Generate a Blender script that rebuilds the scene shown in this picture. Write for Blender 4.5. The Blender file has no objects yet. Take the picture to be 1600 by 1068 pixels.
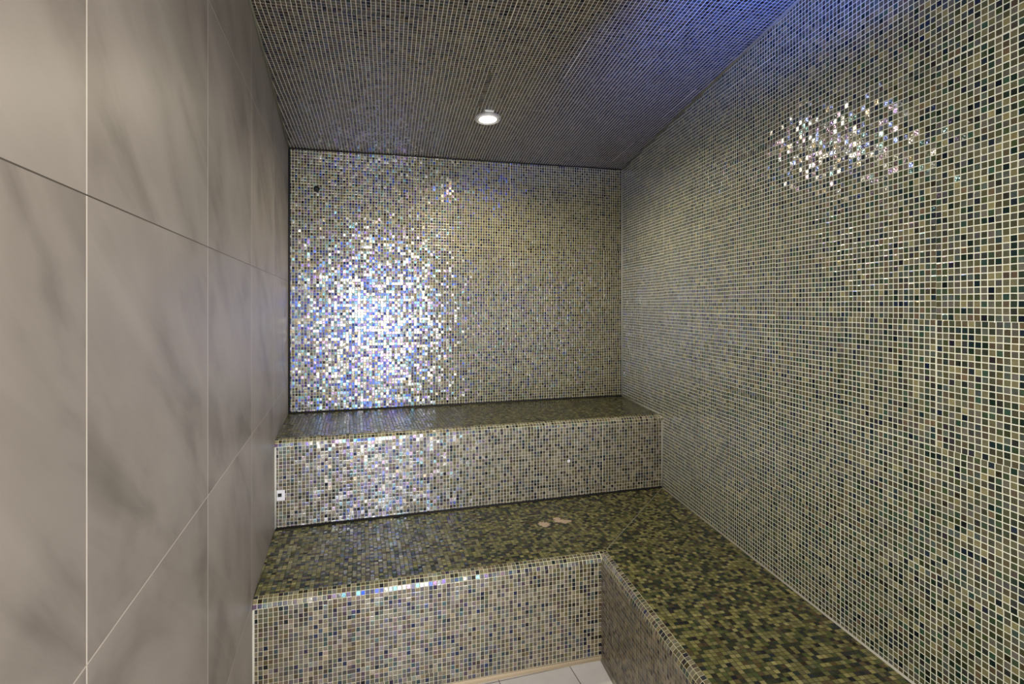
import bpy, bmesh, math, random
from mathutils import Vector, Matrix

random.seed(7)
C = bpy.context.scene.collection
SC = bpy.context.scene
P = 0.0165                       # pitch of the glass mosaic, metres
YAW = math.radians(16.6)
EYE = 88.095                     # camera height in mosaic pitches

# ------------------------------------------------------------------ plan (units of one mosaic pitch)
def rot(x, y):
    c, s = math.cos(YAW), math.sin(YAW)
    return Vector((c * x + s * y, -s * x + c * y))

def rdir(deg):                   # direction at deg from straight ahead of the camera
    a = math.radians(deg)
    return rot(math.sin(a), math.cos(a)).normalized()

BL, BR = rot(-77.37, 186.68), rot(45.59, 223.34)
UL, UR = rot(-65.88, 149.72), rot(51.50, 184.67)
FL, CC = rot(-54.67, 113.68), rot(22.314, 134.78)
LU, RU, SU = rdir(-17.268), rdir(-8.696), rdir(-10.625)
LATF = (CC - FL).normalized()
ZUB, ZLB = EYE - 37.53, EYE - 62.29
FRONT_Y = -34.0                  # wall with the doorway, behind the camera

def at_y(p, d, y):
    return p + d * ((y - p.y) / d.y)

def isect(p, u, q, v):
    den = u.x * v.y - u.y * v.x
    w = q - p
    return p + u * ((w.x * v.y - w.y * v.x) / den)

FLW, FRW = at_y(BL, LU, FRONT_Y), at_y(BR, RU, FRONT_Y)      # front corners
SF = at_y(CC, SU, FRONT_Y)                                    # near end of the side bench front

def ceil_z(p):                   # ceiling pitched up towards the door
    c, s = math.cos(-YAW), math.sin(-YAW)
    x, y = c * p.x + s * p.y, -s * p.x + c * p.y
    return EYE + 57.24 + 0.0393 * x - 0.0846 * (y - 190)

def V(p, z):
    return Vector((p.x * P, p.y * P, z * P))

# ------------------------------------------------------------------ tagging helpers
def tag(o, label=None, cat=None, group=None, kind=None):
    if label: o['label'] = label
    if cat: o['category'] = cat
    if group: o['group'] = group
    if kind: o['kind'] = kind
    return o

def empty(name, loc, label, cat, group=None):
    o = bpy.data.objects.new(name, None)
    o.empty_display_size = 0.1
    C.objects.link(o)
    o.location = loc
    return tag(o, label, cat, group)

class MB:
    """collects faces with uv in mosaic pitches"""
    def __init__(self):
        self.bm = bmesh.new()
        self.uv = self.bm.loops.layers.uv.new('UVMap')

    def face(self, pts, uvs=None, smooth=False):
        vs = [self.bm.verts.new(p) for p in pts]
        f = self.bm.faces.new(vs)
        f.smooth = smooth
        if uvs is None:
            n = f.normal if f.normal.length else Vector((0, 0, 1))
            f.normal_update()
            n = f.normal
            a = Vector((0, 0, 1)) if abs(n.z) < 0.7 else Vector((0, 1, 0))
            t = a.cross(n).normalized()
            b = n.cross(t)
            uvs = [(p.dot(t) / P, p.dot(b) / P) for p in pts]
        for l, q in zip(f.loops, uvs):
            l[self.uv].uv = q
        return f

    def frame_face(self, pts, o, u, v, off=(0, 0), smooth=False):
        return self.face(pts, [((p - o).dot(u) / P + off[0], (p - o).dot(v) / P + off[1]) for p in pts], smooth)

    def build(self, name, mat, parent=None, weld=True):
        if weld:
            bmesh.ops.remove_doubles(self.bm, verts=self.bm.verts, dist=1e-6)
        bmesh.ops.recalc_face_normals(self.bm, faces=self.bm.faces)
        me = bpy.data.meshes.new(name)
        self.bm.to_mesh(me)
        self.bm.free()
        me.materials.append(mat)
        o = bpy.data.objects.new(name, me)
        C.objects.link(o)
        if parent:
            o.parent = parent
            o.matrix_parent_inverse = Matrix.Translation(-Vector(parent.location))
        return o

def slab(name, pts, off, mat, o=None, u=None, v=None, parent=None, kind=None, uvoff=(0, 0)):
    """inner face pts plus the same face moved by off: a solid slab"""
    m = MB()
    off = Vector(off)
    if kind == 'structure' and abs(off.z) < 1e-6:
        pts = [p + off.normalized() * 0.001 for p in pts]
    if u is None:
        m.face(pts)
    else:
        m.frame_face(pts, o, u, v, uvoff)
    back = [p + off for p in pts]
    m.face(list(reversed(back)))
    n = len(pts)
    for i in range(n):
        j = (i + 1) % n
        m.face([pts[i], back[i], back[j], pts[j]])
    ob = m.build(name, mat, parent)
    if kind: ob['kind'] = kind
    return ob

# ------------------------------------------------------------------ materials
def lin(h):
    r, g, b = h
    f = lambda c: (c / 255 / 12.92) if c <= 10 else ((c / 255 + 0.055) / 1.055) ** 2.4
    return (f(r), f(g), f(b), 1)

class NT:
    def __init__(self, name):
        self.m = bpy.data.materials.new(name)
        self.m.use_nodes = True
        self.t = self.m.node_tree
        self.t.nodes.clear()
        self.out = self.t.nodes.new('ShaderNodeOutputMaterial')

    def n(self, typ, **kw):
        nd = self.t.nodes.new('ShaderNode' + typ)
        for k, v in kw.items():
            setattr(nd, k, v)
        return nd

    def put(self, sock, val):
        if isinstance(val, bpy.types.NodeSocket):
            self.t.links.new(val, sock)
        else:
            sock.default_value = val

    def math(self, op, a, b=0.0, c=None):
        nd = self.n('Math', operation=op)
        self.put(nd.inputs[0], a)
        self.put(nd.inputs[1], b)
        if c is not None: self.put(nd.inputs[2], c)
        return nd.outputs[0]

    def vmath(self, op, a, b=None, s=None):
        nd = self.n('VectorMath', operation=op)
        self.put(nd.inputs[0], a)
        if b is not None: self.put(nd.inputs[1], b)
        if s is not None: self.put(nd.inputs['Scale'], s)
        return nd.outputs['Value'] if op in ('LENGTH', 'DOT_PRODUCT', 'DISTANCE') else nd.outputs[0]

    def mix(self, f, a, b):
        nd = self.n('Mix', data_type='RGBA')
        self.put(nd.inputs[0], f)
        self.put(nd.inputs[6], a)
        self.put(nd.inputs[7], b)
        return nd.outputs[2]

    def ramp(self, f, stops, interp='CONSTANT'):
        nd = self.n('ValToRGB')
        cr = nd.color_ramp
        cr.interpolation = interp
        while len(cr.elements) < len(stops):
            cr.elements.new(0.5)
        for e, (p, c) in zip(cr.elements, stops):
            e.position = p
            e.color = c
        self.put(nd.inputs[0], f)
        return nd.outputs[0]

    def sep(self, v):
        nd = self.n('SeparateXYZ')
        self.put(nd.inputs[0], v)
        return nd.outputs

    def comb(self, x, y, z):
        nd = self.n('CombineXYZ')
        for i, q in enumerate((x, y, z)):
            self.put(nd.inputs[i], q)
        return nd.outputs[0]

def plain(name, col, rough=0.6, metal=0.0, emit=None, estr=0, spec=0.5):
    t = NT(name)
    b = t.n('BsdfPrincipled')
    b.inputs['Base Color'].default_value = lin(col)
    b.inputs['Roughness'].default_value = rough
    b.inputs['Metallic'].default_value = metal
    b.inputs['Specular IOR Level'].default_value = spec
    if emit:
        b.inputs['Emission Color'].default_value = lin(emit)
        b.inputs['Emission Strength'].default_value = estr
    t.t.links.new(b.outputs[0], t.out.inputs[0])
    return t.m

# colours of the iridescent skin on the glass
SHEEN = [(0.00, (1.0, 0.98, 1.0, 1)), (0.24, (0.72, 0.82, 1.0, 1)), (0.36, (0.08, 0.18, 0.85, 1)),
         (0.56, (0.30, 0.20, 0.75, 1)), (0.66, (0.85, 0.55, 0.95, 1)), (0.76, (0.35, 0.78, 0.95, 1)),
         (0.86, (0.04, 0.06, 0.22, 1)), (0.93, (1.0, 0.78, 0.55, 1))]

def mosaic(name, pal, grout, gw=0.085, gy=None, tilt=0.075, rough=0.19, ior=2.15, dull=0.0, seed=0.0, gain=1.0, stain=None):
    t = NT(name)
    uv = t.n('UVMap', uv_map='UVMap').outputs[0]
    # sheets of 20 x 20 tiles laid a little out of line with one another
    sheet = t.vmath('FLOOR', t.vmath('SCALE', uv, s=1 / 20.0))
    wn0 = t.n('TexWhiteNoise', noise_dimensions='3D')
    t.put(wn0.inputs['Vector'], t.vmath('ADD', sheet, (seed + 3.3, 7.7, 1.5)))
    jit = t.vmath('SCALE', t.vmath('SUBTRACT', wn0.outputs['Color'], (0.5, 0.5, 0.5)), s=0.16)
    nz = t.n('TexNoise', noise_dimensions='3D')
    nz.inputs['Scale'].default_value = 0.35
    nz.inputs['Detail'].default_value = 1.0
    t.put(nz.inputs['Vector'], uv)
    wob = t.vmath('SCALE', t.vmath('SUBTRACT', nz.outputs['Color'], (0.5, 0.5, 0.5)), s=0.10)
    q = t.vmath('ADD', t.vmath('ADD', uv, jit), wob)
    cell = t.vmath('FLOOR', q)
    fr = t.vmath('ABSOLUTE', t.vmath('SUBTRACT', t.vmath('FRACTION', q), (0.5, 0.5, 0.5)))
    fx, fy, _ = t.sep(fr)
    gy = gw if gy is None else gy
    edge = t.math('MAXIMUM', fx, t.math('ADD', fy, gy - gw))
    g = t.math('GREATER_THAN', edge, 0.5 - gw)
    c2 = t.comb(t.sep(cell)[0], t.sep(cell)[1], seed)
    w1 = t.n('TexWhiteNoise', noise_dimensions='3D'); t.put(w1.inputs['Vector'], c2)
    w2 = t.n('TexWhiteNoise', noise_dimensions='3D'); t.put(w2.inputs['Vector'], t.vmath('ADD', c2, (31.4, 17.2, 5.5)))
    r1 = w1.outputs['Value']
    n = len(pal)
    tot = sum(w for _, w in pal)
    stops, acc = [], 0.0
    for col, w in pal:
        L = lin(col)
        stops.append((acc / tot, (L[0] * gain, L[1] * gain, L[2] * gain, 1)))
        acc += w
    base = t.ramp(r1, stops)
    # marbling in the glass
    nz2 = t.n('TexNoise', noise_dimensions='3D')
    nz2.inputs['Scale'].default_value = 2.6
    nz2.inputs['Detail'].default_value = 2.0
    t.put(nz2.inputs['Vector'], t.vmath('ADD', uv, t.vmath('SCALE', w1.outputs['Color'], s=40.0)))
    k = t.math('MULTIPLY_ADD', nz2.outputs['Fac'], 0.7, 0.65)
    k = t.math('MULTIPLY', k, t.math('MULTIPLY_ADD', w2.outputs['Value'], 0.5, 0.75))
    base = t.vmath('SCALE', base, s=k)
    gnz = t.n('TexNoise', noise_dimensions='3D')
    gnz.inputs['Scale'].default_value = 0.12
    gnz.inputs['Detail'].default_value = 4.0
    t.put(gnz.inputs['Vector'], uv)
    gcol = t.vmath('SCALE', lin(grout)[:3], s=t.math('MULTIPLY_ADD', gnz.outputs['Fac'], 0.5, 0.75))
    col = t.mix(g, base, gcol)
    if stain:
        f = None
        for (cx, cy, rx, ry) in stain:
            sn = t.n('TexNoise', noise_dimensions='3D')
            sn.inputs['Scale'].default_value = 0.9
            sn.inputs['Detail'].default_value = 3.0
            t.put(sn.inputs['Vector'], uv)
            d = t.vmath('SUBTRACT', uv, (cx, cy, 0.0))
            d = t.vmath('ADD', d, t.vmath('SCALE', t.vmath('SUBTRACT', sn.outputs['Color'], (0.5, 0.5, 0.5)), s=3.2))
            d = t.vmath('MULTIPLY', d, (1 / rx, 1 / ry, 0.0))
            h = t.math('LESS_THAN', t.vmath('LENGTH', d), 1.0)
            f = h if f is None else t.math('MAXIMUM', f, h)
        col = t.mix(f, col, lin((205, 180, 150)))
    b = t.n('BsdfPrincipled')
    t.put(b.inputs['Base Color'], col)
    # every tile sits at its own slight angle, with a wavy face
    nz3 = t.n('TexNoise', noise_dimensions='3D')
    nz3.inputs['Scale'].default_value = 3.6
    nz3.inputs['Detail'].default_value = 1.0
    t.put(nz3.inputs['Vector'], uv)
    tv = t.vmath('SCALE', t.vmath('SUBTRACT', w2.outputs['Color'], (0.5, 0.5, 0.5)), s=tilt * 2)
    tv = t.vmath('ADD', tv, t.vmath('SCALE', t.vmath('SUBTRACT', nz3.outputs['Color'], (0.5, 0.5, 0.5)), s=tilt * 2.6))
    tv = t.vmath('SCALE', tv, s=t.math('SUBTRACT', 1.0, g))
    tx, ty, _ = t.sep(tv)
    nv = t.vmath('MULTIPLY_ADD', t.comb(tx, ty, 1.0), (0.5, 0.5, 0.5))
    nv.node.inputs[2].default_value = (0.5, 0.5, 0.5)
    nm = t.n('NormalMap', space='TANGENT', uv_map='UVMap')
    t.put(nm.inputs['Color'], nv)
    # rounded tile edges stand above the grout
    mr = t.n('MapRange', interpolation_type='SMOOTHSTEP')
    t.put(mr.inputs['Value'], edge)
    mr.inputs['From Min'].default_value = 0.5 - gw - 0.06
    mr.inputs['From Max'].default_value = 0.5 - gw + 0.03
    mr.inputs['To Min'].default_value = 1.0
    mr.inputs['To Max'].default_value = 0.0
    bp = t.n('Bump')
    bp.inputs['Strength'].default_value = 0.35
    bp.inputs['Distance'].default_value = 0.0012
    t.put(bp.inputs['Height'], mr.outputs[0])
    t.put(bp.inputs['Normal'], nm.outputs[0])
    t.put(b.inputs['Normal'], bp.outputs[0])
    t.put(b.inputs['Roughness'], t.math('MAXIMUM', t.math('MULTIPLY', g, 0.85), rough))
    b.inputs['IOR'].default_value = ior
    t.put(b.inputs['Specular IOR Level'], t.math('MULTIPLY_ADD', g, -0.45, 0.5))
    w3 = t.n('TexWhiteNoise', noise_dimensions='3D'); t.put(w3.inputs['Vector'], t.vmath('ADD', c2, (71.9, 43.1, 9.7)))
    sh = t.ramp(w3.outputs['Value'], SHEEN)
    t.put(b.inputs['Specular Tint'], t.mix(dull, sh, (1, 1, 1, 1)))
    t.t.links.new(b.outputs[0], t.out.inputs[0])
    return t.m

PAL = [((114, 112, 84), 14), ((90, 90, 60), 13), ((66, 80, 48), 10), ((34, 50, 34), 8), ((44, 52, 56), 6),
       ((96, 86, 62), 8), ((144, 138, 98), 8), ((108, 106, 94), 12), ((24, 30, 22), 5), ((86, 96, 84), 9),
       ((62, 88, 66), 5), ((118, 100, 74), 3)]
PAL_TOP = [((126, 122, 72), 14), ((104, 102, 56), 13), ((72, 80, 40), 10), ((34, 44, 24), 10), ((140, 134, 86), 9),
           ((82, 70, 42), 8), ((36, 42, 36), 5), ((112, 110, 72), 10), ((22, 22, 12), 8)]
PAL_RISER = [((156, 144, 116), 14), ((134, 122, 94), 14), ((116, 106, 88), 10), ((106, 98, 66), 12), ((48, 50, 54), 6),
             ((40, 37, 28), 7), ((92, 78, 56), 8), ((148, 140, 122), 9), ((84, 92, 84), 6), ((114, 110, 74), 9), ((30, 40, 40), 4)]
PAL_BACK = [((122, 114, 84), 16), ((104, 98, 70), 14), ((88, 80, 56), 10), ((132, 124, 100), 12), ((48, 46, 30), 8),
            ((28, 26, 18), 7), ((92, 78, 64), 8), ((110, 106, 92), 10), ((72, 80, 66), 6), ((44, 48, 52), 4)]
PAL_CEIL = [((104, 98, 86), 14), ((84, 80, 72), 12), ((70, 70, 76), 10), ((36, 36, 42), 9), ((92, 78, 64), 8),
            ((120, 112, 96), 8), ((28, 26, 24), 7), ((88, 92, 96), 10)]
M = {}
M['wall_mosaic'] = mosaic('glass_mosaic_walls', PAL, (240, 242, 222), gw=0.075, seed=1.0, gain=0.85, tilt=0.085, rough=0.15)
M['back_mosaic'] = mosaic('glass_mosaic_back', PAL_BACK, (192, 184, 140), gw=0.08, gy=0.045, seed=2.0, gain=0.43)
M['ceil_mosaic'] = mosaic('glass_mosaic_ceiling', PAL_CEIL, (206, 198, 184), gw=0.07, gy=0.03, seed=3.0, gain=0.48, ior=1.9)
M['riser_mosaic'] = mosaic('glass_mosaic_riser', PAL_RISER, (214, 206, 180), gw=0.055, gy=0.03, seed=4.0, gain=0.54, dull=0.2)
M['side_mosaic'] = mosaic('glass_mosaic_side_riser', PAL_RISER, (170, 158, 134), gw=0.05, gy=0.04, seed=9.0, gain=0.6, ior=1.5, dull=0.6)
M['front_mosaic'] = mosaic('glass_mosaic_front', PAL, (214, 206, 188), seed=8.0)
M['nose_mosaic'] = mosaic('glass_mosaic_nosing', PAL_BACK, (206, 200, 160), gw=0.05, seed=5.0, tilt=0.06)

def left_tile():
    t = NT('grey_porcelain_slabs')
    uv = t.n('UVMap', uv_map='UVMap').outputs[0]
    # uv counted in slabs, mosaic pitches scaled below
    s = t.vmath('MULTIPLY', uv, (1 / 37.80, 1 / 35.40, 1.0))
    cell = t.vmath('FLOOR', s)
    f = t.vmath('SUBTRACT', t.vmath('FRACTION', s), (0.5, 0.5, 0.5))
    fx, fy, _ = t.sep(t.vmath('ABSOLUTE', f))
    gv = t.math('GREATER_THAN', fx, 0.5 - 0.0026)
    gh = t.math('GREATER_THAN', fy, 0.5 - 0.0018)
    w = t.n('TexWhiteNoise', noise_dimensions='3D'); t.put(w.inputs['Vector'], cell)
    rotn = t.n('VectorRotate', rotation_type='Z_AXIS')
    t.put(rotn.inputs['Vector'], t.vmath('ADD', uv, t.vmath('SCALE', w.outputs['Color'], s=300.0)))
    rotn.inputs['Angle'].default_value = math.radians(-38)
    st = t.vmath('MULTIPLY', rotn.outputs[0], (0.030, 0.11, 1.0))
    n1 = t.n('TexNoise', noise_dimensions='3D')
    n1.inputs['Scale'].default_value = 1.0; n1.inputs['Detail'].default_value = 6.0; n1.inputs['Roughness'].default_value = 0.55
    n1.inputs['Distortion'].default_value = 0.8
    t.put(n1.inputs['Vector'], st)
    n2 = t.n('TexNoise', noise_dimensions='3D')
    n2.inputs['Scale'].default_value = 0.055; n2.inputs['Detail'].default_value = 3.0
    t.put(n2.inputs['Vector'], t.vmath('ADD', uv, t.vmath('SCALE', w.outputs['Color'], s=120.0)))
    k = t.math('ADD', t.math('MULTIPLY', n1.outputs['Fac'], 0.6), t.math('MULTIPLY', n2.outputs['Fac'], 0.4))
    col = t.ramp(k, [(0.30, lin((104, 97, 91))), (0.47, lin((142, 134, 128))), (0.60, lin((153, 145, 139))), (0.75, lin((162, 154, 148)))], 'LINEAR')
    cv = t.mix(gv, col, lin((222, 214, 206)))
    # the joint at eye level has lost its grout and reads dark
    row = t.sep(cell)[1]
    isdark = t.math('COMPARE', t.math('ROUND', t.sep(s)[1]), 0.0, 0.2)
    hcol = t.mix(isdark, lin((196, 188, 178)), lin((70, 62, 58)))
    cv = t.mix(gh, cv, hcol)
    b = t.n('BsdfPrincipled')
    t.put(b.inputs['Base Color'], cv)
    t.put(b.inputs['Roughness'], t.math('MULTIPLY_ADD', n1.outputs['Fac'], 0.15, 0.34))
    b.inputs['Specular IOR Level'].default_value = 0.35
    t.t.links.new(b.outputs[0], t.out.inputs[0])
    return t.m

def floor_tile():
    t = NT('white_floor_tile')
    uv = t.n('UVMap', uv_map='UVMap').outputs[0]
    s = t.vmath('MULTIPLY', uv, (1 / 17.9, 1 / 36.0, 1.0))
    f = t.vmath('ABSOLUTE', t.vmath('SUBTRACT', t.vmath('FRACTION', s), (0.5, 0.5, 0.5)))
    fx, fy, _ = t.sep(f)
    g = t.math('MAXIMUM', t.math('GREATER_THAN', fx, 0.5 - 0.006), t.math('GREATER_THAN', fy, 0.5 - 0.003))
    n1 = t.n('TexNoise', noise_dimensions='3D'); n1.inputs['Scale'].default_value = 0.2; n1.inputs['Detail'].default_value = 5
    t.put(n1.inputs['Vector'], uv)
    base = t.ramp(n1.outputs['Fac'], [(0.3, lin((228, 223, 218))), (0.7, lin((240, 236, 232)))], 'LINEAR')
    col = t.mix(g, base, lin((112, 104, 98)))
    b = t.n('BsdfPrincipled')
    t.put(b.inputs['Base Color'], col)
    b.inputs['Roughness'].default_value = 0.35
    t.t.links.new(b.outputs[0], t.out.inputs[0])
    return t.m

M['left'] = left_tile()
M['floor'] = floor_tile()
M['bead_white'] = plain('white_sealant', (205, 202, 190), 0.6)
M['bead_beige'] = plain('beige_sealant', (196, 178, 150), 0.7)
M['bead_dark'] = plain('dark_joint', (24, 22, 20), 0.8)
M['bead_grey'] = plain('grey_sealant', (150, 150, 138), 0.6)
M['chrome'] = plain('brushed_steel_bezel', (225, 222, 222), 0.22, 0.9)
M['lamp_white'] = plain('white_enamel', (235, 233, 230), 0.4)
M['lamp_glass'] = plain('lit_lamp_glass', (255, 250, 235), 0.3, 0, (255, 244, 222), 2.0)
M['bezel'] = plain('steel_bezel', (190, 188, 190), 0.35, 0.3)
M['gasket'] = plain('grey_gasket', (96, 92, 92), 0.7)
M['black'] = plain('black_rubber', (10, 10, 12), 0.7)
M['cover_white'] = plain('white_plastic', (222, 218, 220), 0.4)
M['door_frame'] = plain('aluminium_door_frame', (170, 170, 170), 0.35, 0.8)

# ------------------------------------------------------------------ the room
Z = Vector((0, 0, 1))
def d3(v): return Vector((v.x, v.y, 0))

TH = 0.10
def outward(a, b, inside):
    d = (b - a).normalized()
    n = Vector((d.y, -d.x))
    if n.dot(inside - a) > 0: n = -n
    return d3(n)
MID = (BL + BR + FLW + FRW) / 4

# back wall
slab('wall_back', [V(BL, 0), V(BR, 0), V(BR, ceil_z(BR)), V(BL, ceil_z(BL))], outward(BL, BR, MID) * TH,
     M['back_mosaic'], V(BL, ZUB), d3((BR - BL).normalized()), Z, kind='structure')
# right wall
slab('wall_right', [V(BR, 0), V(FRW, 0), V(FRW, ceil_z(FRW)), V(BR, ceil_z(BR))], outward(BR, FRW, MID) * TH,
     M['wall_mosaic'], V(BR, ZLB), d3((FRW - BR).normalized()), Z, kind='structure')
# left wall in large slabs
slab('wall_left', [V(BL, 0), V(FLW, 0), V(FLW, ceil_z(FLW)), V(BL, ceil_z(BL))], outward(BL, FLW, MID) * TH,
     M['left'], V(BL, EYE + 8.30), d3((FLW - BL).normalized()), Z, kind='structure', uvoff=(-39.52, 0))
# ceiling
def ceil_pts(ps): return [V(p, ceil_z(p)) for p in ps]
cu = d3((BR - BL).normalized()); cd = d3(-rdir(-13.0)); 
slab('ceiling', ceil_pts([BL, BR, FRW, FLW]), Z * TH, M['ceil_mosaic'],
     V(BL, 0), Vector((-cd.y, cd.x, 0)) * -1, cd, kind='structure')
# floor
ld = d3(LU); ln = Vector((ld.y, -ld.x, 0))
fo = V(rot(14.07, 131.8), 0)
slab('floor', [V(p, 0) for p in (BL, BR, FRW, FLW)], -Z * TH, M['floor'], fo, ln, ld, kind='structure')
# wall behind the camera with its doorway
DX0, DX1, DZ = 2.0, 41.0, 122.0
def front_wall():
    m = MB()
    def box(x0, x1, z0, z1a, z1b):
        a, b = Vector((x0, FRONT_Y)), Vector((x1, FRONT_Y))
        a2, b2 = Vector((x0, FRONT_Y - TH / P)), Vector((x1, FRONT_Y - TH / P))
        q = [V(a, z0), V(b, z0), V(b, z1b), V(a, z1a)]
        r = [V(a2, z0), V(b2, z0), V(b2, z1b), V(a2, z1a)]
        m.face(q); m.face(list(reversed(r)))
        for i in range(4):
            j = (i + 1) % 4
            m.face([q[i], r[i], r[j], q[j]])
    cz = lambda x: ceil_z(Vector((x, FRONT_Y)))
    box(FLW.x, DX0, 0, cz(FLW.x), cz(DX0))
    box(DX0, DX1, DZ, cz(DX0), cz(DX1))
    box(DX1, FRW.x, 0, cz(DX1), cz(FRW.x))
    o = m.build('wall_front', M['front_mosaic'], weld=False)
    o['kind'] = 'structure'
front_wall()

# ------------------------------------------------------------------ benches
R = 6 / math.pi                  # bullnose radius: three tiles round the quarter circle
NA = 3
ARC = [(R - R * math.sin(a), -R + R * math.cos(a), a * R) for a in [math.pi / 2 * i / NA for i in range(NA + 1)]]
# (inward offset from the front line, height below the seat, arc length from the seat edge)
BT = 3.0                         # thickness of seat and riser slabs

def off_line(p, d, o, inward):
    return p + inward * o, d

def norm_in(d, toward):
    n = Vector((d.y, -d.x))
    return n if n.dot(toward) > 0 else -n

def nosing(name, z, ends, mat, parent, uvo):
    """ends(o) -> the two plan points of the line set o inside the front line"""
    m = MB()
    rows = []
    for o, dz, s in ARC:
        a, b = ends(o)
        rows.append((V(a, z + dz), V(b, z + dz), s))
    a0, b0 = ends(0.0)
    u = d3((b0 - a0).normalized())
    U = lambda p: (p - uvo).dot(u) / P
    for (a, b, s), (c, d, s2) in zip(rows, rows[1:]):
        m.face([a, b, d, c], [(U(a), -s), (U(b), -s), (U(d), -s2), (U(c), -s2)])
    # solid back
    e0, e1 = ends(R)
    ia, ib = V(e0, z - R), V(e1, z - R)
    m.face([ia, ib, rows[0][1], rows[0][0]])
    m.face([rows[-1][0], rows[-1][1], ib, ia])
    m.face([r[0] for r in rows] + [ia])
    m.face([ib] + [r[1] for r in reversed(rows)])
    return m.build(name, mat, parent)

def prism(name, poly, z0, z1, mat, parent, o, u, v, extra=None):
    """horizontal slab; top mapped with the frame o,u,v"""
    m = MB()
    polys = extra if extra else [(poly, o, u, v, (0, 0))]
    for pl, oo, uu, vv, of in polys:
        m.frame_face([V(p, z1) for p in pl], oo, uu, vv, of)
    m.face([V(p, z0) for p in reversed(poly)])
    n = len(poly)
    for i in range(n):
        j = (i + 1) % n
        m.face([V(poly[i], z1), V(poly[i], z0), V(poly[j], z0), V(poly[j], z1)])
    return m.build(name, mat, parent)

def riser(name, a, b, inward, z0, z1, mat, parent, endfix=None):
    m = MB()
    u = d3((b - a).normalized())
    o = V(a, z1)
    a2, b2 = endfix if endfix else (a + inward * BT, b + inward * BT)
    q = [V(a, z0), V(b, z0), V(b, z1), V(a, z1)]
    r = [V(a2, z0), V(b2, z0), V(b2, z1), V(a2, z1)]
    m.frame_face(q, o, u, Z)
    m.face(list(reversed(r)))
    for i in range(4):
        j = (i + 1) % 4
        m.face([q[i], r[i], r[j], q[j]])
    return m.build(name, mat, parent)

# --- upper bench
ub = empty('tiled_bench', V((UL + UR) / 2, 0), 'upper mosaic-tiled bench against the back wall, the higher of the two steps', 'bench')
ud = (UR - UL).normalized()
uin = norm_in(ud, BL - UL)
def u_ends(o):
    p = UL + uin * o
    return isect(p, ud, BL, LU), isect(p, ud, BR, RU)
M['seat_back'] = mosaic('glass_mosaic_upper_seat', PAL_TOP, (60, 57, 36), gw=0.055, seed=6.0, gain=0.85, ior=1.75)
a, b = u_ends(R)
uo = V(a, 0)
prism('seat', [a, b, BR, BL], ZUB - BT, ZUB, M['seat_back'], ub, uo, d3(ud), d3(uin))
nosing('nosing', ZUB, u_ends, M['nose_mosaic'], ub, uo)
a0, b0 = u_ends(0); a1, b1 = u_ends(BT)
riser('riser', a0, b0, uin, 0.0, ZUB - R, M['riser_mosaic'], ub, (a1, b1))

# --- lower L-shaped bench
lb = empty('tiled_bench', V((FL + CC) / 2, 0), 'lower L-shaped mosaic-tiled bench running along the back and the right wall', 'bench')
fin = norm_in(LATF, UL - FL)
sin_ = norm_in(SU, BR - CC)
def f_ends(o):
    p = FL + fin * o
    return isect(p, LATF, BL, LU), isect(p, LATF, CC + sin_ * o, SU)
def s_ends(o):
    p = CC + sin_ * o
    return isect(FL + fin * o, LATF, p, SU), at_y(p, SU, FRONT_Y + 0.08)
fa, fc = f_ends(R)
_, se = s_ends(R)
fo2 = V(fa, 0)
so2 = V(fc, 0)
su = d3(-SU); sv = d3(sin_)
# stains: scale left on the seat below the upper bench
def seat_uv(px, py):
    Yc = 842.845 * (EYE - ZLB) / (py - 476.66)
    w = V(rot((px - 800) / 842.845 * Yc, Yc), 0)
    return ((w - fo2).dot(d3(LATF)) / P, (w - fo2).dot(d3(fin)) / P)
s1, s2, s3 = seat_uv(872, 812), seat_uv(851, 819), seat_uv(884, 814)
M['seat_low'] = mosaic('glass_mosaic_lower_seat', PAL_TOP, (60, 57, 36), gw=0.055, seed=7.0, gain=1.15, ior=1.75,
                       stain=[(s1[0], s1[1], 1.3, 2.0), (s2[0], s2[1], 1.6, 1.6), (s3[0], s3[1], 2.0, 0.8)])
FRE = at_y(BR, RU, FRONT_Y + 0.08)
UL2, UR2 = UL - uin * 0.07 , UR - uin * 0.07
low_poly = [fa, fc, se, FRE, UR2, UL2]
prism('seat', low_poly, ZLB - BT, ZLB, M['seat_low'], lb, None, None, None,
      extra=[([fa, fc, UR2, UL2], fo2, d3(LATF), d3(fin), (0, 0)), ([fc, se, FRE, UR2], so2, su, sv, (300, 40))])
nosing('nosing', ZLB, f_ends, M['nose_mosaic'], lb, fo2)
nosing('nosing', ZLB, s_ends, M['nose_mosaic'], lb, so2)
x0, x1 = f_ends(0); y0, y1 = f_ends(BT)
riser('riser', x0, x1, fin, 0.0, ZLB - R, M['riser_mosaic'], lb, (y0, y1))
x0, x1 = s_ends(0); y0, y1 = s_ends(BT)
riser('riser', x0, x1, sin_, 0.0, ZLB - R, M['side_mosaic'], lb, (y0, y1))
# grout line along the mitre between the two legs of the seat
def strip(name, p0, p1, w, h, mat, up=Z, parent=None):
    m = MB()
    d = (p1 - p0).normalized()
    s = d.cross(up).normalized() * (w / 2 * P)
    q = [p0 - s, p0 + s, p1 + s, p1 - s]
    t_ = [p + up * h * P for p in q]
    m.face(t_); m.face(list(reversed(q)))
    for i in range(4):
        j = (i + 1) % 4
        m.face([q[i], q[j], t_[j], t_[i]])
    return m.build(name, mat, parent)
mit = fc + (UR - fc).normalized() * 1.0
strip('mitre_joint', V(mit, ZLB), V(UR - (UR - fc).normalized() * 0.6, ZLB), 0.13, 0.02, M['bead_grey'], parent=lb)['label'] = 'pale grout line along the mitred corner of the seat'

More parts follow.
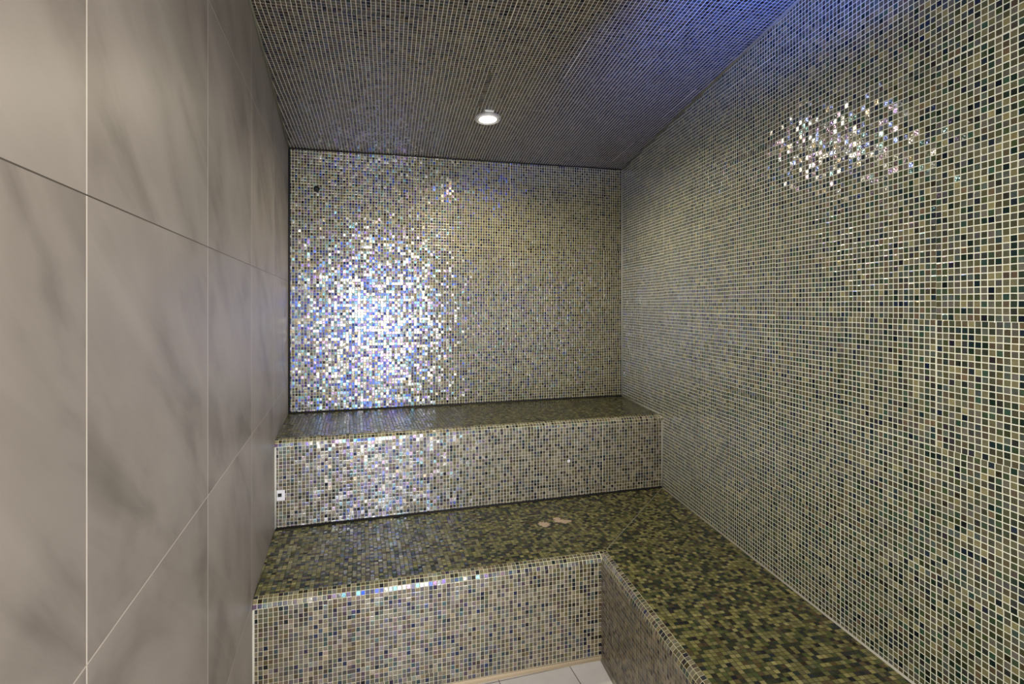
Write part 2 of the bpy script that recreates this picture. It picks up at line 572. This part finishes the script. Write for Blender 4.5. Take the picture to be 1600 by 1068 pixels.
# ------------------------------------------------------------------ sealant beads (quarter-round fillets in the inside corners)
NT_ = [0]
def bead(p0, p1, da, db, size, mat):
    """fillet lying in the corner of the two faces that leave the edge along da and db"""
    NT_[0] += 1
    m = MB()
    s = size * P
    da, db = da.normalized(), db.normalized()
    prof = [Vector((0, 0)), ] + [Vector((1 - math.sin(t_), 1 - math.cos(t_))) for t_ in [math.pi / 2 * i / 4 for i in range(5)]]
    A = [p0 + da * (s * q.x) + db * (s * q.y) for q in prof]
    B = [p1 + da * (s * q.x) + db * (s * q.y) for q in prof]
    n = len(prof)
    for i in range(n):
        j = (i + 1) % n
        m.face([A[i], A[j], B[j], B[i]], smooth=0 < i < n - 1)
    m.face(list(reversed(A))); m.face(B)
    o = m.build('trim_%d' % NT_[0], mat)
    o['kind'] = 'structure'
    return o

wd = d3((BR - BL).normalized())
into_b = -outward(BL, BR, MID); into_r = -outward(BR, FRW, MID); into_l = -outward(BL, FLW, MID)
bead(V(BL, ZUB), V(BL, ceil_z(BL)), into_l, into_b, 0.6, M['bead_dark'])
bead(V(BR, ZUB), V(BR, ceil_z(BR)), into_r, into_b, 0.55, M['bead_grey'])
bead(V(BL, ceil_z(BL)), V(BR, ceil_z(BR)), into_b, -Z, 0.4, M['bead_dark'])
bead(V(BR, ceil_z(BR)), V(FRW, ceil_z(FRW)), into_r, -Z, 0.5, M['bead_grey'])
bead(V(BL, ceil_z(BL)), V(FLW, ceil_z(FLW)), into_l, -Z, 0.45, M['bead_grey'])
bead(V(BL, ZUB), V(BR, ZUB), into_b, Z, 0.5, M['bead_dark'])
bead(V(BR, ZUB), V(u_ends(R)[1], ZUB), into_r, Z, 0.45, M['bead_grey'])
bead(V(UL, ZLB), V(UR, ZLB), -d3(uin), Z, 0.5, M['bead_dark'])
bead(V(UR, ZLB), V(UR, ZUB - R), into_r, -d3(uin), 0.45, M['bead_grey'])
bead(V(UR, ZLB), V(FRW, ZLB), into_r, Z, 0.30, M['bead_white'])
bead(V(UL, ZLB), V(UL, ZUB - R), into_l, -d3(uin), 0.45, M['bead_white'])
fl0 = f_ends(0)[0]
bead(V(fl0, 0), V(fl0, ZLB - R), into_l, -d3(fin), 0.45, M['bead_white'])
bead(V(fl0, 0), V(CC, 0), -d3(fin), Z, 0.8, M['bead_beige'])
bead(V(CC, 0), V(SF, 0), -d3(sin_), Z, 0.55, M['bead_white'])

# ------------------------------------------------------------------ ceiling downlight
cn = (V(BR, ceil_z(BR)) - V(BL, ceil_z(BL))).cross(V(FLW, ceil_z(FLW)) - V(BL, ceil_z(BL))).normalized()
if cn.z > 0: cn = -cn            # points down into the room
lp = rot(-7.6, 169.2)
LAMP = V(lp, ceil_z(lp))
dl = empty('downlight', LAMP, 'round lit downlight with steel bezel in the mosaic ceiling', 'ceiling light')
ax_x = wd - cn * wd.dot(cn); ax_x.normalize(); ax_y = cn.cross(ax_x)
def lathe(name, prof, mat, parent, base=LAMP, ax=None, n=64, caps=True):
    """prof: (radius, depth along the axis) in metres"""
    ex, ey, ez = ax if ax else (ax_x, ax_y, cn)
    m = MB()
    rings = []
    for r, h in prof:
        rings.append([base + ez * h + (ex * math.cos(2 * math.pi * i / n) + ey * math.sin(2 * math.pi * i / n)) * r for i in range(n)])
    for A, B in zip(rings, rings[1:]):
        for i in range(n):
            j = (i + 1) % n
            m.face([A[i], A[j], B[j], B[i]], smooth=True)
    if caps:
        m.face(list(reversed(rings[0]))); m.face(rings[-1])
    else:
        A, B = rings[-1], rings[0]
        for i in range(n):
            j = (i + 1) % n
            m.face([A[i], A[j], B[j], B[i]], smooth=True)
    return m.build(name, mat, parent)
r0 = 4.15 * P
lathe('bezel', [(r0 * 0.90, 0.0), (r0, 0.0), (r0, 0.005), (r0 * 0.985, 0.008), (r0 * 0.94, 0.009), (r0 * 0.90, 0.008)], M['bezel'], dl, caps=False)
lathe('shadow_gap', [(r0 * 0.86, 0.0), (r0 * 0.899, 0.0), (r0 * 0.899, 0.003), (r0 * 0.86, 0.003)], M['black'], dl, caps=False)
lathe('inner_ring', [(r0 * 0.76, 0.0), (r0 * 0.86, 0.0), (r0 * 0.86, 0.009), (r0 * 0.84, 0.013), (r0 * 0.79, 0.013), (r0 * 0.76, 0.009)], M['lamp_white'], dl, caps=False)
lathe('lens_gasket', [(r0 * 0.70, 0.0), (r0 * 0.759, 0.0), (r0 * 0.759, 0.010), (r0 * 0.70, 0.010)], M['gasket'], dl, caps=False)
lathe('lamp_lens', [(r0 * 0.699, 0.0), (r0 * 0.699, 0.009), (r0 * 0.6, 0.0115), (r0 * 0.35, 0.013), (r0 * 0.05, 0.0135)], M['lamp_glass'], dl)
# lamp's reflection in the glossy ceiling, built as a small white bar
refl_bar = rot(-6.9, 164.0)
ck = V(refl_bar, ceil_z(refl_bar))
m = MB()
for q in [1]:
    hx, hy, hz = 1.35 * P, 0.32 * P, 0.008
    pts = []
    for sx, sy in ((-1, -1), (1, -1), (1, 1), (-1, 1)):
        pts.append(ck + ax_x * hx * sx + ax_y * hy * sy)
    low = [p + cn * hz for p in pts]
    m.face(low); m.face(list(reversed(pts)))
    for i in range(4):
        j = (i + 1) % 4
        m.face([pts[i], pts[j], low[j], low[i]])
m.build('reflection_bar', M['lamp_white'], dl)['label'] = 'short white bar built as the lamp reflection beside the bezel'

# ------------------------------------------------------------------ round dark sensor port high on the back wall
def cam_to_plane(px, py, p, d):
    """plan point and height where the sight line through a photo point meets an upright plane"""
    ray = rot((px - 800) / 842.845, 1.0)
    q = isect(Vector((0, 0)), ray, p, d)
    depth = q.length / ray.length
    return q, EYE + (476.66 - py) / 842.845 * depth
sp_, sz = cam_to_plane(494.5, 295, BL, (BR - BL).normalized())
spv = V(sp_, sz)
port = empty('sensor_socket', spv, 'small round black sensor socket high on the back wall, near its top left corner', 'sensor')
wax = (wd, Z, into_b)
rr = 1.05 * P
lathe('rim', [(rr * 0.8, 0.0), (rr, 0.0), (rr, 0.003), (rr * 0.93, 0.005), (rr * 0.8, 0.004)], M['black'], port, base=spv, ax=wax, n=32, caps=False)
lathe('membrane', [(rr * 0.79, 0.0), (rr * 0.79, 0.001), (rr * 0.3, 0.0015)], M['black'], port, base=spv, ax=wax, n=32)

# ------------------------------------------------------------------ little white cover with a dark square opening on the upper riser
ip, iz = cam_to_plane(439.0, 773.0, UL, ud)
iv = V(ip, iz)
cov = empty('vent_cover', iv, 'tiny white square cover with dark opening, on the upper bench riser by the grey wall', 'vent cover')
def frame_box(name, cx, cz, hx, hz, d0, d1, mat, parent, hole=None):
    m = MB()
    n_ = -d3(uin); u_ = d3(ud)
    P3 = lambda x, z, d: iv + u_ * x + Z * z + n_ * d
    o = [(cx - hx, cz - hz), (cx + hx, cz - hz), (cx + hx, cz + hz), (cx - hx, cz + hz)]
    if hole is None:
        f = [P3(x, z, d1) for x, z in o]; b = [P3(x, z, d0) for x, z in o]
        m.face(f); m.face(list(reversed(b)))
        for i in range(4):
            j = (i + 1) % 4
            m.face([b[i], b[j], f[j], f[i]])
    else:
        hx0, hz0, hw, hh = hole
        h = [(hx0 - hw, hz0 - hh), (hx0 + hw, hz0 - hh), (hx0 + hw, hz0 + hh), (hx0 - hw, hz0 + hh)]
        for i in range(4):
            j = (i + 1) % 4
            m.face([P3(*o[i], d1), P3(*o[j], d1), P3(*h[j], d1), P3(*h[i], d1)])
            m.face([P3(*o[j], d0), P3(*o[i], d0), P3(*h[i], d0), P3(*h[j], d0)])
            m.face([P3(*o[i], d0), P3(*o[j], d0), P3(*o[j], d1), P3(*o[i], d1)])
            m.face([P3(*h[j], d0), P3(*h[i], d0), P3(*h[i], d1), P3(*h[j], d1)])
    return m.build(name, mat, parent)
frame_box('plate', 0, 0, 1.05 * P, 1.45 * P, 0, 0.004, M['cover_white'], cov, hole=(-0.30 * P, 0.05 * P, 0.5 * P, 0.5 * P))
frame_box('opening', -0.30 * P, 0.05 * P, 0.5 * P, 0.5 * P, 0, 0.001, M['black'], cov)

# one odd white tile in the upper riser
tp, tz = cam_to_plane(888.6, 719.8, UL, ud)
iv = V(tp, tz)
chip = frame_box('white_tile', 0, 0, 0.44 * P, 0.44 * P, 0, 0.0015, M['cover_white'], None)
tag(chip, 'single cream-white tile among dark tiles in the riser of the upper bench', 'tile')

# ------------------------------------------------------------------ light
def area(name, loc, rot_, sx, sy, power, col, spread=None):
    L = bpy.data.lights.new(name, 'AREA')
    L.shape = 'RECTANGLE'; L.size = sx; L.size_y = sy
    L.energy = power; L.color = col
    if spread: L.spread = spread
    o = bpy.data.objects.new(name, L); C.objects.link(o)
    o.location = loc; o.rotation_euler = rot_
    return o
# daylight through the doorway behind the camera
dc = Vector(((DX0 + DX1) / 2 * P, (FRONT_Y - 3.0) * P, DZ / 2 * P))
area('doorway_daylight', dc, (math.radians(90), 0, 0), (DX1 - DX0) * P, DZ * P, 34.0, (1.0, 0.97, 0.94), math.radians(170))
# added unseen panel in the doorway, strengthens the glitter on the back wall
area('glitter_fill', Vector((0.33, (FRONT_Y - 2.0) * P, 1.30)), (math.radians(90), 0, 0), 0.34, 0.80, 7.5, (0.80, 0.87, 1.0), math.radians(50))
# the downlight itself
sl = bpy.data.lights.new('downlight_lamp', 'SPOT')
sl.energy = 30.0; sl.color = (1.0, 0.88, 0.66); sl.spot_size = math.radians(165); sl.spot_blend = 0.6; sl.shadow_soft_size = 0.02
so = bpy.data.objects.new('downlight_lamp', sl); C.objects.link(so)
so.location = LAMP + cn * 0.03
so.rotation_euler = Vector((0, 0, -1)).rotation_difference(cn).to_euler()
# added lamp without a body over the near half, unseen, brightens the walls
s2l = sl.copy(); s2l.energy = 48.0; s2l.color = (1.0, 0.92, 0.80)
s2o = bpy.data.objects.new('near_fill_lamp', s2l); C.objects.link(s2o)
np_ = Vector((26.0, -4.0))
s2o.location = V(np_, ceil_z(np_)) + cn * 0.03
s2o.rotation_euler = so.rotation_euler
# added unseen blue spot beside the camera, aimed up to tint the ceiling
bl = bpy.data.lights.new('blue_tint_spot', 'SPOT')
bl.energy = 185.0; bl.color = (0.03, 0.15, 1.0); bl.shadow_soft_size = 0.05
bl.spot_size = math.radians(44); bl.spot_blend = 1.0
bo = bpy.data.objects.new('blue_tint_spot', bl); C.objects.link(bo)
bo.location = V(rot(61.5, 60), EYE + 42)
tgt = rot(44, 128)
tv_ = V(tgt, ceil_z(tgt) + 5) - bo.location
bo.rotation_euler = tv_.to_track_quat('-Z', 'Y').to_euler()

w = bpy.data.worlds.new('World'); SC.world = w
w.use_nodes = True
w.node_tree.nodes['Background'].inputs[0].default_value = (0.8, 0.88, 1.0, 1)
w.node_tree.nodes['Background'].inputs[1].default_value = 0.15

# ------------------------------------------------------------------ camera
cam = bpy.data.cameras.new('Camera')
cam.sensor_width = 36.0
cam.lens = 36.0 * 842.845 / 1600
cam.shift_y = -(534 - 476.66) / 1600
cam.clip_start = 0.02
co = bpy.data.objects.new('Camera', cam); C.objects.link(co)
co.location = (0, 0, EYE * P)
co.rotation_euler = (math.radians(90), 0, -YAW)
SC.camera = co

SC.view_settings.view_transform = 'Standard'
SC.view_settings.look = 'None'
SC.view_settings.gamma = 1.0
SC.view_settings.use_curve_mapping = False
SC.view_settings.exposure = 0.2
